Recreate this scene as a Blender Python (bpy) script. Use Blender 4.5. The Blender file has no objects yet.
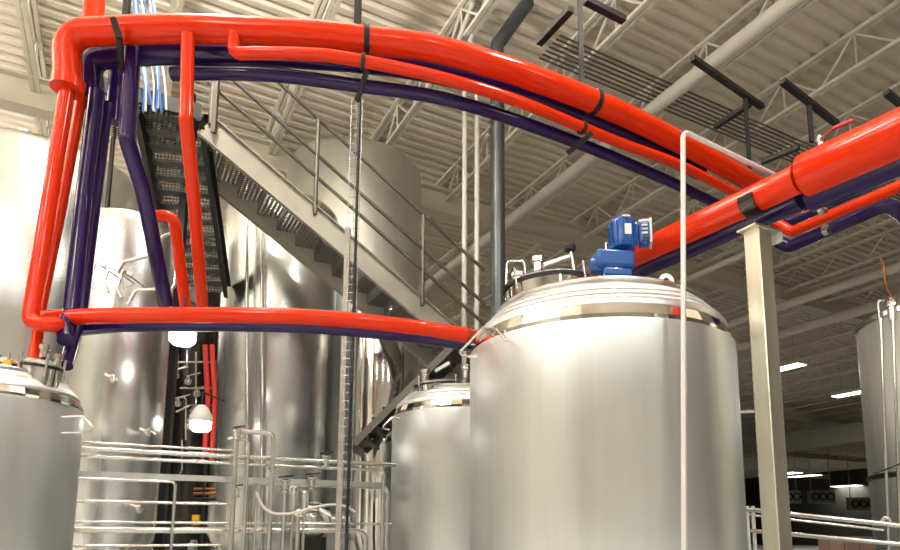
import bpy, math, random
from mathutils import Vector, Matrix
PI = math.pi
random.seed(7)
SC = bpy.context.scene
COL = SC.collection

# ------------------------------------------------------------------ camera
CX, CY, F = 480.0, 434.0, 662.0
PITCH = math.atan(99 / F)
EYE = 1.6
cam_d = bpy.data.cameras.new('camera')
cam_d.sensor_fit = 'HORIZONTAL'; cam_d.sensor_width = 36.0
cam_d.lens = F / 900 * 36
cam_d.shift_x = -(CX - 450) / 900
cam_d.shift_y = (CY - 275) / 900
cam_d.clip_end = 300
cam = bpy.data.objects.new('camera', cam_d); COL.objects.link(cam)
cam.location = (0, 0, EYE); cam.rotation_euler = (PI / 2 + PITCH, 0, 0)
SC.camera = cam

# ------------------------------------------------------------------ world and exposure
W = bpy.data.worlds.new('World'); SC.world = W; W.use_nodes = True
W.node_tree.nodes['Background'].inputs[0].default_value = (1.0, 0.95, 0.86, 1)
W.node_tree.nodes['Background'].inputs[1].default_value = 0.25
SC.view_settings.view_transform = 'Standard'; SC.view_settings.look = 'None'
SC.view_settings.gamma = 1.0; SC.view_settings.use_curve_mapping = False
SC.view_settings.exposure = 0.2
LAMP_W = 90.0        # watts each added fill lamp throws down
LAMP_UP = 280.0       # and upwards, added to brighten the roof deck
CEIL_H = 7.6          # deck above the eye
AZ = math.radians(28.9)
D1 = Vector((-math.sin(AZ), math.cos(AZ), 0))      # the joists run this way
D2 = Vector((math.cos(AZ), math.sin(AZ), 0))       # the girders run this way
UP = Vector((0, 0, 1))

# ------------------------------------------------------------------ points
def ray(px, py):
    u, v = (px - CX) / F, (CY - py) / F
    return Vector((u, math.cos(PITCH) - v * math.sin(PITCH), math.sin(PITCH) + v * math.cos(PITCH)))
def at(px, py, Y):
    r = ray(px, py); return Vector((0, 0, EYE)) + r * (Y / r.y)
def atz(px, py, z):
    r = ray(px, py); return Vector((0, 0, EYE)) + r * ((z - EYE) / r.z)
def g(o1, o2, z): return D1 * o1 + D2 * o2 + UP * z

# ------------------------------------------------------------------ materials
def mat(name, col, rough=0.5, metal=0.0, coat=0.0, noise=None, bump=None, emit=0.0, spec=None, aniso=0.0):
    m = bpy.data.materials.new(name); m.use_nodes = True
    nt = m.node_tree; b = nt.nodes['Principled BSDF']
    b.inputs['Base Color'].default_value = (*col, 1); b.inputs['Roughness'].default_value = rough
    b.inputs['Metallic'].default_value = metal; b.inputs['Coat Weight'].default_value = coat
    b.inputs['Coat Roughness'].default_value = 0.06
    if spec is not None: b.inputs['Specular IOR Level'].default_value = spec
    if emit:
        b.inputs['Emission Color'].default_value = (*col, 1); b.inputs['Emission Strength'].default_value = emit
    tc = nt.nodes.new('ShaderNodeTexCoord')
    if noise:                                        # (scale xyz, amount on colour, amount on roughness)
        mp = nt.nodes.new('ShaderNodeMapping'); mp.inputs['Scale'].default_value = noise[0]
        n = nt.nodes.new('ShaderNodeTexNoise'); n.inputs['Scale'].default_value = 1.0; n.inputs['Detail'].default_value = 4
        nt.links.new(tc.outputs['Object'], mp.inputs[0]); nt.links.new(mp.outputs[0], n.inputs['Vector'])
        mr = nt.nodes.new('ShaderNodeMapRange'); mr.inputs['From Min'].default_value = .3; mr.inputs['From Max'].default_value = .7
        mr.inputs['To Min'].default_value = 1 - noise[1]; mr.inputs['To Max'].default_value = 1 + noise[1]
        nt.links.new(n.outputs['Fac'], mr.inputs['Value'])
        mx = nt.nodes.new('ShaderNodeVectorMath'); mx.operation = 'SCALE'; mx.inputs[0].default_value = col
        nt.links.new(mr.outputs[0], mx.inputs['Scale']); nt.links.new(mx.outputs[0], b.inputs['Base Color'])
        r2 = nt.nodes.new('ShaderNodeMapRange'); r2.inputs['To Min'].default_value = max(0.02, rough - noise[2])
        r2.inputs['To Max'].default_value = rough + noise[2]
        nt.links.new(n.outputs['Fac'], r2.inputs['Value']); nt.links.new(r2.outputs[0], b.inputs['Roughness'])
    if bump:                                         # (scale xyz, strength, distance)
        mp = nt.nodes.new('ShaderNodeMapping'); mp.inputs['Scale'].default_value = bump[0]
        n = nt.nodes.new('ShaderNodeTexNoise'); n.inputs['Scale'].default_value = 1.0; n.inputs['Detail'].default_value = 3
        bp = nt.nodes.new('ShaderNodeBump'); bp.inputs['Strength'].default_value = bump[1]; bp.inputs['Distance'].default_value = bump[2]
        nt.links.new(tc.outputs['Object'], mp.inputs[0]); nt.links.new(mp.outputs[0], n.inputs['Vector'])
        nt.links.new(n.outputs['Fac'], bp.inputs['Height']); nt.links.new(bp.outputs[0], b.inputs['Normal'])
    if aniso:
        b.inputs['Anisotropic'].default_value = aniso
        tg = nt.nodes.new('ShaderNodeTangent'); tg.direction_type = 'RADIAL'; tg.axis = 'Z'
        nt.links.new(tg.outputs[0], b.inputs['Tangent'])
    return m
def punched(name, col, ax_a, ax_b, pitch):           # sheet with rows of round holes
    m = mat(name, col, 0.45, 0.6); nt = m.node_tree; b = nt.nodes['Principled BSDF']
    ge = nt.nodes.new('ShaderNodeNewGeometry'); cs = []
    for ax in (ax_a, ax_b):
        d = nt.nodes.new('ShaderNodeVectorMath'); d.operation = 'DOT_PRODUCT'; d.inputs[1].default_value = tuple(Vector(ax) * (2 * PI / pitch))
        c = nt.nodes.new('ShaderNodeMath'); c.operation = 'COSINE'
        nt.links.new(ge.outputs['Position'], d.inputs[0]); nt.links.new(d.outputs['Value'], c.inputs[0]); cs.append(c)
    a = nt.nodes.new('ShaderNodeMath'); a.operation = 'ADD'
    nt.links.new(cs[0].outputs[0], a.inputs[0]); nt.links.new(cs[1].outputs[0], a.inputs[1])
    g_ = nt.nodes.new('ShaderNodeMath'); g_.operation = 'LESS_THAN'; g_.inputs[1].default_value = 0.35
    nt.links.new(a.outputs[0], g_.inputs[0]); nt.links.new(g_.outputs[0], b.inputs['Alpha'])
    return m
M = {}
M['red'] = mat('red_gloss_jacket', (0.72, 0.030, 0.0015), 0.13, spec=0.32, bump=((3, 3, 3), 0.12, 0.01))
M['purple'] = mat('purple_gloss_jacket', (0.020, 0.008, 0.080), 0.13, spec=0.4, bump=((3, 3, 3), 0.12, 0.01))
M['steel'] = mat('brushed_stainless', (0.68, 0.70, 0.69), 0.3, 1.0, noise=((14, 14, 0.6), 0.06, 0.06), bump=((1.6, 1.6, .7), 0.12, 0.03))
M['shell'] = mat('satin_stainless_shell', (0.74, 0.78, 0.78), 0.36, 1.0, aniso=0.75, noise=((9, 9, 0.4), 0.05, 0.05), bump=((1.5, 1.5, .6), 0.10, 0.03))
M['tall'] = mat('stainless_tall_tank', (0.70, 0.72, 0.72), 0.26, 1.0, aniso=0.6, noise=((6, 6, 0.4), 0.05, 0.06), bump=((1.2, 1.2, .5), 0.25, 0.04))
M['dark_vessel'] = mat('dark_metal', (0.07, 0.065, 0.06), 0.22, 0.9)  # even near-black tone that keeps the gap between tanks dark
M['mirror'] = mat('polished_stainless', (0.75, 0.74, 0.70), 0.09, 1.0, bump=((2, 2, 2), 0.2, 0.02))
M['tube'] = mat('bright_tube', (0.72, 0.71, 0.68), 0.16, 1.0)
M['galv'] = mat('galvanised', (0.42, 0.44, 0.45), 0.38, 0.9, noise=((20, 20, 20), 0.12, 0.05))
M['slate'] = mat('dark_slate_pipe', (0.13, 0.15, 0.16), 0.35, 0.6)
M['cream_steel'] = mat('satin_square_tube', (0.70, 0.67, 0.56), 0.33, 0.9, noise=((8, 8, 1), 0.1, 0.08))
M['white_tube'] = mat('white_tube', (0.70, 0.69, 0.66), 0.35, 0.1)
M['stair'] = mat('stair_beige_steel', (0.40, 0.38, 0.32), 0.45, 0.35, noise=((5, 5, 5), 0.08, 0.05))
M['rail'] = mat('stair_rail_steel', (0.15, 0.14, 0.12), 0.4, 0.7)
M['black'] = mat('black_steel', (0.022, 0.022, 0.022), 0.45, 0.3)
M['punched'] = punched('punched_tread', (0.26, 0.26, 0.25), D1, D2, .05)
M['punched_back_tread'] = punched('punched_back_tread', (0.24, 0.24, 0.23), (1, 0, 0), (0, 1, 0), .036)
M['punched_riser'] = punched('punched_riser', (0.26, 0.26, 0.25), D1, UP, .042)
M['punched_back'] = punched('punched_back_riser', (0.24, 0.24, 0.23), (1, 0, 0), UP, .036)
M['punched_floor'] = punched('punched_floor', (0.05, 0.05, 0.05), D1, D2, .05)
M['blue'] = mat('blue_motor_paint', (0.004, 0.085, 0.36), 0.32, coat=0.25)
M['white'] = mat('white_plate', (0.8, 0.8, 0.78), 0.4)
M['redlabel'] = mat('red_plate', (0.6, 0.03, 0.02), 0.4)
M['rubber'] = mat('black_rubber', (0.012, 0.012, 0.012), 0.5)
M['yellow'] = mat('yellow_sticker', (0.75, 0.42, 0.02), 0.5)
M['deck'] = mat('painted_roof_deck', (0.74, 0.655, 0.53), 0.55, noise=((.6, .6, .6), 0.06, 0.03))
M['joist'] = mat('painted_joist', (0.76, 0.70, 0.58), 0.5)
M['girder'] = mat('painted_girder', (0.62, 0.57, 0.46), 0.5)
M['whitepipe'] = mat('painted_roof_pipe', (0.76, 0.72, 0.64), 0.45)
M['floor'] = mat('sealed_concrete', (0.58, 0.58, 0.57), 0.35, noise=((.5, .5, .5), 0.1, 0.08))
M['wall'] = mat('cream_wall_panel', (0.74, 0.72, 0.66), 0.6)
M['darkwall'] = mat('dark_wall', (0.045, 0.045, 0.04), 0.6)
M['duct'] = mat('duct_sheet', (0.42, 0.41, 0.34), 0.5, 0.2)
M['cable_blue'] = mat('blue_cable', (0.02, 0.16, 0.55), 0.4)
M['cable_white'] = mat('white_cable', (0.7, 0.7, 0.7), 0.4)
M['copper'] = mat('copper_line', (0.40, 0.14, 0.06), 0.35, 0.7)
M['card'] = mat('cardboard', (0.36, 0.24, 0.20), 0.7)
M['glow'] = mat('lamp_lens', (1.0, 0.95, 0.85), 0.4, emit=16.0)
M['glowfar'] = mat('far_lamp_lens', (1.0, 0.93, 0.68), 0.4, emit=5.0)

# ------------------------------------------------------------------ mesh collector
class MB:
    def __init__(s): s.v = []; s.f = []
    def add(s, vs, fs):
        n = len(s.v); s.v += [Vector(v) for v in vs]; s.f += [tuple(i + n for i in f) for f in fs]; return s
    def box(s, c, size, ax=None):
        """box at centre c, size along the three axes ax"""
        X, Y, Z = ax or (Vector((1, 0, 0)), Vector((0, 1, 0)), UP)
        a, b, d = (q / 2 for q in size); c = Vector(c)
        vs = [c + X * i * a + Y * j * b + Z * k * d for i in (-1, 1) for j in (-1, 1) for k in (-1, 1)]
        return s.add(vs, [(0, 1, 3, 2), (4, 6, 7, 5), (0, 4, 5, 1), (2, 3, 7, 6), (0, 2, 6, 4), (1, 5, 7, 3)])
    def beam(s, p, q, w, h, up=UP):
        p, q = Vector(p), Vector(q); Z = (q - p).normalized(); X = Z.cross(up)
        if X.length < 1e-4: X = Z.cross(Vector((0, 1, 0)))
        X.normalize(); Y = X.cross(Z)
        return s.box((p + q) / 2, (w, h, (q - p).length), (X, Y, Z))
    def sweep(s, pts, rad, seg=16, cap=True):
        pts = [Vector(p) for p in pts]; n = len(pts)
        rad = rad if isinstance(rad, (list, tuple)) else [rad] * n
        T = [(pts[min(i + 1, n - 1)] - pts[max(i - 1, 0)]).normalized() for i in range(n)]
        ref = Vector((0, 0, 1)) if abs(T[0].z) < .9 else Vector((1, 0, 0))
        N = T[0].cross(ref).normalized(); base = len(s.v)
        for i in range(n):
            N = (N - T[i] * N.dot(T[i])).normalized(); B = T[i].cross(N)
            for k in range(seg):
                a = 2 * PI * k / seg; s.v.append(pts[i] + (N * math.cos(a) + B * math.sin(a)) * rad[i])
        for i in range(n - 1):
            for k in range(seg):
                a, b = base + i * seg + k, base + i * seg + (k + 1) % seg
                s.f.append((a, b, b + seg, a + seg))
        if cap:
            s.f.append(tuple(base + k for k in range(seg))[::-1]); s.f.append(tuple(base + (n - 1) * seg + k for k in range(seg)))
        return s
    def pipe(s, pts, r, bend=None, seg=16):
        """straight legs joined by round elbows"""
        return s.sweep(rounded(pts, bend if bend else r * 2.2), r, seg)
    def lathe(s, prof, c=(0, 0, 0), seg=64, ax=None):
        X, Y, Z = ax or (Vector((1, 0, 0)), Vector((0, 1, 0)), UP)
        base = len(s.v); c = Vector(c)
        for r, z in prof:
            for k in range(seg):
                a = 2 * PI * k / seg; s.v.append(c + X * math.cos(a) * r + Y * math.sin(a) * r + Z * z)
        for i in range(len(prof) - 1):
            for k in range(seg):
                a, b = base + i * seg + k, base + i * seg + (k + 1) % seg
                s.f.append((a, b, b + seg, a + seg))
        if prof[0][0] > 0: s.f.append(tuple(base + k for k in range(seg))[::-1])
        if prof[-1][0] > 0: s.f.append(tuple(base + (len(prof) - 1) * seg + k for k in range(seg)))
        return s
    def build(s, name, m, parent=None, sharp=38, bevel=0, **tags):
        off = parent_origin(parent)
        me = bpy.data.meshes.new(name); me.from_pydata([tuple(v - off) for v in s.v], [], s.f); me.update()
        import bmesh
        bm = bmesh.new(); bm.from_mesh(me); bmesh.ops.recalc_face_normals(bm, faces=bm.faces); bm.to_mesh(me); bm.free()
        me.shade_smooth(); me.set_sharp_from_angle(angle=math.radians(sharp))
        o = bpy.data.objects.new(name, me); COL.objects.link(o); me.materials.append(M[m] if isinstance(m, str) else m)
        if parent: o.parent = parent
        if bevel:
            b = o.modifiers.new('bevel', 'BEVEL'); b.width = bevel; b.segments = 2; b.limit_method = 'ANGLE'
        for k, v in tags.items(): o[k] = v
        return o
def parent_origin(p):
    o = Vector((0, 0, 0))
    while p is not None: o = o + p.location; p = p.parent
    return o
def rounded(pts, R, n=7):
    pts = [Vector(p) for p in pts]; out = [pts[0]]
    for i in range(1, len(pts) - 1):
        a, p, b = pts[i - 1], pts[i], pts[i + 1]
        u, w = (a - p).normalized(), (b - p).normalized(); ang = u.angle(w)
        if PI - ang < 0.02: out.append(p); continue
        d = min(R / math.tan(ang / 2), (a - p).length * .48, (b - p).length * .48)
        rr = d * math.tan(ang / 2); c = p + (u + w).normalized() * (rr / math.sin(ang / 2))
        s0, s1 = p + u * d - c, p + w * d - c; tot = s0.angle(s1); k = max(2, n)
        for j in range(k + 1):
            t = j / k; out.append(c + (s0 * math.sin((1 - t) * tot) + s1 * math.sin(t * tot)) / math.sin(tot))
    out.append(pts[-1]); return out
def spline(pts, n=10):
    pts = [Vector(p) for p in pts]; out = []
    P = [pts[0] * 2 - pts[1]] + pts + [pts[-1] * 2 - pts[-2]]
    for i in range(1, len(P) - 2):
        for j in range(n):
            t = j / n; a, b, c, d = P[i - 1], P[i], P[i + 1], P[i + 2]
            out.append(.5 * ((2 * b) + (c - a) * t + (2 * a - 5 * b + 4 * c - d) * t * t + (3 * b - a - 3 * c + d) * t ** 3))
    out.append(pts[-1]); return out
def thing(name, loc, label, cat, group=None):
    o = bpy.data.objects.new(name, None); COL.objects.link(o); o.location = loc; o.empty_display_size = .1
    o['label'] = label; o['category'] = cat
    if group: o['group'] = group
    return o
def T(label, cat, group=None):
    d = dict(label=label, category=cat)
    if group: d['group'] = group
    return d
S = dict(kind='structure')
def dup(root, loc, label, group=None):
    r = root.copy(); COL.objects.link(r); r.location = loc; r['label'] = label
    if group: r['group'] = group
    for ch in list(root.children):
        c = ch.copy(); COL.objects.link(c); c.parent = r
        for q in list(ch.children):
            d = q.copy(); COL.objects.link(d); d.parent = c
    return r

# ================================================================== STRUCTURE
ZC = EYE + CEIL_H
O1 = (-14.0, 92.0); O2 = (-15.0, 78.0)
def quadbox(name, o1a, o1b, o2a, o2b, z0, z1, m):
    MB().box(g((o1a + o1b) / 2, (o2a + o2b) / 2, (z0 + z1) / 2), (o1b - o1a, o2b - o2a, z1 - z0), (D1, D2, UP)).build(name, m, **S)
quadbox('floor', O1[0], O1[1], O2[0], O2[1], -0.2, 0.0, 'floor')
quadbox('wall_back', O1[0] - .2, O1[0], O2[0], O2[1], 0, ZC, 'wall')
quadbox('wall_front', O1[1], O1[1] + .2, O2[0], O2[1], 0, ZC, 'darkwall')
quadbox('wall_left', O1[0], O1[1], O2[0] - .2, O2[0], 0, ZC, 'wall')
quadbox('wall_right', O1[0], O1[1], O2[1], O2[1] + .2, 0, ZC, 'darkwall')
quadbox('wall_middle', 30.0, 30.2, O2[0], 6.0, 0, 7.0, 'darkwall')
# corrugated roof deck: ribs run along D2
c = MB(); prof = []; o = O1[0]; pitch = .24
while o < 60:
    prof += [(o, 0), (o + pitch * .42, 0), (o + pitch * .55, .075), (o + pitch * .87, .075)]; o += pitch
prof += [(60, 0), (O1[1], 0)]
vs = []; fs = []
for i, (a, z) in enumerate(prof):
    vs += [g(a, O2[0], ZC + z), g(a, O2[1], ZC + z)]
    if i: fs.append((2 * i - 2, 2 * i - 1, 2 * i + 1, 2 * i))
n = len(vs); vs += [g(O1[0], O2[0], ZC + .25), g(O1[0], O2[1], ZC + .25), g(O1[1], O2[0], ZC + .25), g(O1[1], O2[1], ZC + .25)]
fs += [(n, n + 1, n + 3, n + 2)]
c.add(vs, fs).build('ceiling', 'deck', sharp=20, **S)
# bar joists
def joist(o2, a, b, idx):
    zt, zb = ZC - .03, ZC - .62
    m = MB()
    for dz in (zt, zb):
        for s_ in (-.04, .04):
            m.beam(g(a, o2 + s_, dz), g(b, o2 + s_, dz), .055, .05)
    k = a; up = True; st = .62
    while k < min(b, 52):
        p = g(k, o2, zb if up else zt); q = g(k + st, o2, zt if up else zb)
        m.beam(p, q, .03, .03)
        if up: m.beam(q, g(k + st, o2, zb), .022, .022)
        up = not up; k += st
    m.build('trim_%d' % idx, 'joist', **S)
k = 0; o2 = 1.0 * CEIL_H - 1.83 * 10
while o2 < 62:
    joist(o2, O1[0], O1[1] - 1, k); k += 1; o2 += 1.83
# girders
for j, o1 in enumerate((11.9, 24.5, 37.5, 51, 64)):
    zb = ZC - .95
    m = MB()
    m.box(g(o1, (O2[0] + O2[1]) / 2, zb + .25), (.04, O2[1] - O2[0], .46), (D1, D2, UP))
    m.box(g(o1, (O2[0] + O2[1]) / 2, zb), (.30, O2[1] - O2[0], .04), (D1, D2, UP))
    m.box(g(o1, (O2[0] + O2[1]) / 2, zb + .5), (.30, O2[1] - O2[0], .04), (D1, D2, UP))
    m.build('trim_%d' % (60 + j), 'girder', **S)
for j, (o1, o2) in enumerate(((24.5, 24.0), (37.5, 34.9), (51, 24.0), (51, 46.0))):
    m = MB().box(g(o1, o2, (ZC - .97) / 2), (.35, .35, ZC - .97), (D1, D2, UP))
    m.build('steel_column', 'girder', bevel=.02, **T(
        ['pale roof column standing behind the white square post at right', 'pale roof column far back in the hall at right',
         'pale roof column deep in the dark hall', 'pale roof column furthest to the right rear of the hall'][j], 'column', 'roof columns of the hall'))

# ================================================================== ROOF SERVICES
def along(o2, z, a, b, r, m, name, label, cat, group=None, seg=12):
    MB().sweep([g(a, o2, z), g(b, o2, z)], r, seg).build(name, m, **T(label, cat, group))
along(1.06 * 6.6, EYE + 6.6, -10, 60, .11, 'whitepipe', 'roof_pipe', 'thick cream round pipe running diagonally under the roof above the red pipes', 'pipe')
along(1.94 * 6.2, EYE + 6.2, 4, 60, .07, 'whitepipe', 'roof_pipe', 'thin cream roof pipe seen between blue motor and square post', 'pipe')
along(2.55 * 6.0, EYE + 6.0, -5, 60, .11, 'whitepipe', 'roof_pipe', 'grey roof pipe passing right of the square post, the higher of two', 'pipe')
along(2.91 * 6.0, EYE + 6.0, -5, 60, .14, 'whitepipe', 'roof_pipe', 'grey roof pipe passing right of the square post, the lower of two', 'pipe')
m = MB().box(g(40, 36.0, EYE + 5.5), (60, 1.0, 1.05), (D1, D2, UP))
dct = m.build('air_duct', 'duct', **T('long square sheet metal air duct crossing the dark hall at right', 'duct'))
for j in range(7):
    MB().sweep([g(6.75 + j * .085, 5.0, ZC - .72), g(6.75 + j * .085, 34.0, ZC - .72)], .013, 8).build(
        'roof_conduit', 'rail', **T('thin dark conduit in the parallel bundle under the roof joists', 'conduit', 'bundle of roof conduits'))

# lamps -----------------------------------------------------------
def highbay(o, label, power, far=False, size=(1.2, .45), up=0):
    t = thing('high_bay_lamp', o, label, 'lamp', 'high bay lamps')
    MB().box(o + UP * .05, (size[0], size[1], .09), (D1, D2, UP)).build('housing', 'white', t, bevel=.01)
    MB().box(o - UP * .01, (size[0] - .06, size[1] - .06, .03), (D1, D2, UP)).build('lens', 'glowfar' if far else 'glow', t)
    for s_ in (-.4, .4):
        MB().sweep([o + D1 * s_ + UP * .09, Vector((o.x, o.y, ZC)) + D1 * s_], .008, 6).build('hanger_wire', 'galv', t)
    if power:
        l = bpy.data.lights.new('lamp_light', 'AREA'); l.shape = 'RECTANGLE'; l.size = size[0]; l.size_y = size[1]
        l.energy = power; l.color = (1.0, .98, .94)
        lo = bpy.data.objects.new('lamp_light', l); COL.objects.link(lo); lo.parent = t; lo.location = (0, 0, -.06)
        lo.rotation_euler = (0, 0, PI / 2 + AZ)
        if not far:
            l2 = l.copy(); l2.energy = up; l2.color = (1.0, .97, .92)
            lu = bpy.data.objects.new('added_uplight', l2); COL.objects.link(lu); lu.parent = t; lu.location = (0, 0, .12)  # upward light added to lift the roof deck
            lu.rotation_euler = (PI, 0, PI / 2 + AZ)
for X, Y, kd, ku in ((-9, -6, 1, 1), (-4, -6, 1, 1), (1, -6, 1, .45), (6, -6, 1, .2), (-9, -1, 1, 1.3), (-3.5, -2, 1, 1), (2.5, -2, 1, .25), (8, -1, 1.4, .2), (-9.5, 4, .25, 2.2), (-2.6, 4.6, .6, 1.8), (1.8, 3.6, .8, .3), (-12, 9, .3, 2.5), (-13, 13, .3, 2.5), (-14, 18, .3, 2.5)):  # unseen fill lamps, added to brighten the tanks and roof
    highbay(Vector((X, Y, ZC - 1.7)), 'added white fill lamp in high bay form, hanging over the tank row outside the view', LAMP_W * kd, up=LAMP_UP * ku)
highbay(atz(785, 368, EYE + 6.3), 'glowing high bay lamp right of the square post, the higher one', 160, True, (1.5, .6))
highbay(atz(850, 394, EYE + 6.3), 'glowing high bay lamp beside the right tank, just above the air duct', 160, True, (1.5, .6))
highbay(atz(846, 486, EYE + 5.6), 'small far glowing lamp below the air duct near the right tank', 160, True, (3.2, 1.6))
highbay(atz(804, 476, EYE + 5.8), 'small far glowing lamp below the air duct beside the square post', 160, True, (3.2, 1.4))
highbay(atz(780, 474, EYE + 5.8), 'faint far lamp touching the edge of the square post', 0, True, (4.0, 1.6))

# fan units at the far end ------------------------------------------
def fan_unit(px, py, w, label):
    Y = 52.0; p = at(px, py, Y); t = thing('fan_unit', p, label, 'fan unit', 'ceiling hung fan units')
    MB().box(p, (w, .6, 1.0)).build('casing', 'duct', t, bevel=.02)
    n = max(2, round(w / .7))
    for i in range(n):
        c = p + Vector(((i - (n - 1) / 2) * w / n * .95, -.33, 0))
        MB().lathe([(.30, -.05), (.30, .05), (.22, .05), (.22, -.05)], c, 20, (Vector((1, 0, 0)), UP, Vector((0, -1, 0)))).build('fan_ring', 'black', t)
    for s_ in (-.4, .4):
        MB().sweep([p + Vector((s_ * w, 0, .5)), Vector((p.x + s_ * w, p.y, ZC))], .03, 6).build('hanger_rod', 'girder', t)
fan_unit(787, 497, 1.9, 'far grey fan unit nearest the square post')
fan_unit(821, 497, 1.9, 'far grey fan unit in the middle of the three')
fan_unit(861, 504, 2.0, 'far grey fan unit beside the right hand tank')
m = MB()
t = thing('box_stack', at(844, 545, 9.0), 'low stack of brown boxes behind the right hand pipe rail', 'boxes')
for j in range(3):
    pz = at(844, 541, 9.0)
    MB().box(pz + Vector((-.18 + .2 * j, 0, -.05)), (.19, .3, .22)).build('carton', 'card', t, bevel=.005)
MB().box(at(844, 541, 9.0) + Vector((0, 0, -.85)), (.75, .5, 1.36)).build('stand', 'duct', t, bevel=.005)

# ================================================================== TANKS
def edge_x(pxe, Y, R, side):
    th = math.atan((pxe - CX) / math.hypot(F, 99)); X = 0
    X = Y * math.tan(th)
    for _ in range(20):
        D = math.hypot(X, Y); c_ = th - side * math.asin(R / D); X = Y * math.tan(c_)
    return X
def ring(R, z, r, c, seg=72):
    return [(R + r * math.cos(a), z + r * math.sin(a)) for a in [PI * 2 * k / 10 for k in range(11)]]

def process_tank(c, R, zb, label, legs=True):
    """insulated stainless vessel: satin shell, polished band, ringed shoulder, low dome"""
    x, y = c; o = Vector((x, y, 0)); s = R / .9
    t = thing('process_tank', o, label, 'tank')
    P = lambda *a: [(r * R, zb + z * s) for r, z in a]
    MB().lathe([(0, .5), (R * .7, .5), (R * .97, .62), (R, .72)] + P((1, -.02), (.998, 0)), o, 96).build('shell', 'shell', t)
    MB().lathe(P((.985, -.01), (.985, .03), (.945, .105), (.90, .105)), o, 44).build('polished_band', 'mirror', t, sharp=3)
    MB().lathe(P((.90, .09), (.95, .10), (.95, .135), (.925, .165), (.905, .17), (.90, .185), (.87, .215), (.855, .22), (.845, .24), (.80, .275), (.79, .275)), o, 96).build('shoulder_ring', 'shell', t)
    MB().lathe(P((.79, .26), (.80, .28), (.80, .305), (.785, .32), (.77, .32)), o, 96).build('top_flange', 'steel', t)
    MB().lathe(P((.77, .31), (.6, .345), (.35, .375), (0, .385)), o, 96).build('top_head', 'steel', t)
    for k in range(4):
        a = PI / 4 + k * PI / 2
        MB().sweep([o + Vector((math.cos(a) * R * .75, math.sin(a) * R * .75, .58)), o + Vector((math.cos(a) * R * .75, math.sin(a) * R * .75, 0))], .06, 16).build('leg', 'steel', t)
    return t, o, s
def cap_nozzle(t, p, r, h, tilt=None):
    ax = None
    if tilt is not None:
        Z = tilt.normalized(); X = Z.cross(Vector((0, 1, .1))).normalized(); ax = (X, Z.cross(X), Z)
    MB().lathe([(r * .7, 0), (r * .7, h * .6), (r, h * .62), (r, h * .95), (r * .85, h)], p, 24, ax).build('nozzle', 'tube', t)
def handle(t, pts, r=.008):
    MB().pipe(pts, r, .02, 10).build('handle', 'tube', t)
def manway(t, p, r, h, s=1.0):
    """round access door: neck, gasket, lid, clamp bolt, knob"""
    Z = (p - t.location); Z = Vector((Z.x * .28, Z.y * .28, 1.0)).normalized(); X = Z.cross(Vector((0, 1, 0))).normalized(); ax = (X, Z.cross(X), Z)
    nk = MB().lathe([(r, -.12), (r, h)], p, 48, ax).build('manway_neck', 'mirror', t)
    MB().lathe([(r * .96, h - .004), (r * 1.07, h), (r * 1.07, h + .018), (r * .96, h + .02)], p, 48, ax).build('gasket', 'rubber', nk_fix(nk, t))
    MB().lathe([(r * 1.0, h + .02), (r * 1.0, h + .03), (r * .8, h + .05), (0, h + .075)], p, 48, ax).build('manway_lid', 'steel', t)
    for k in range(4):
        a = PI / 4 + k * PI / 2
        q = p + ax[0] * math.cos(a) * r * 1.1 + ax[1] * math.sin(a) * r * 1.1
        b = MB().sweep([q + Z * (h - .06), q + Z * (h + .09)], .009, 10).build('clamp_bolt', 'tube', t)
    return ax
def nk_fix(nk, t): return t

# --- large tank at right of centre
t, o, s = process_tank((.83, 4.5), .9, 2.81, 'largest stainless tank in front, with blue motor on top')
BIG = o
pm = at(548, 284, 4.35)
ax = manway(t, Vector((pm.x, pm.y, 3.17)), .29, .09)
cap_nozzle(t, at(538, 272, 4.38), .045, .11)
cap_nozzle(t, at(518, 284, 4.42), .05, .08)
MB().pipe([at(506, 300, 4.45), at(507, 261, 4.45), at(524, 261, 4.45), at(526, 275, 4.45)], .009, .03, 10).build('vent_tube', 'tube', t)
MB().beam(at(543, 266, 4.2), at(572, 256, 4.2), .05, .03).build('lid_arm', 'steel', t, bevel=.008)
MB().sweep([at(571, 252, 4.18), at(575, 275, 4.18)], .011, 12).build('clamp_screw', 'tube', t)
MB().lathe([(0, -.022), (.036, -.018), (.042, 0), (.036, .018), (0, .022)], at(570, 248, 4.18), 16).build('clamp_knob', 'rubber', t)
MB().lathe([(.11, 0), (.11, .03), (.08, .03), (.08, .05)], at(615, 279, 4.35), 32).build('motor_flange', 'tube', t)
q = at(666, 281, 4.15)
mm = MB(); pr = []
for k in range(17):
    a = PI * k / 16; pr.append((.05 * math.cos(a), .06 + .05 * math.sin(a)))
pr = [(.05, -.03)] + pr + [(-.05, -.03)]
hole = [(.02 * math.cos(2 * PI * k / len(pr)), .055 + .02 * math.sin(2 * PI * k / len(pr))) for k in range(len(pr))]
import bmesh
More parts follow.
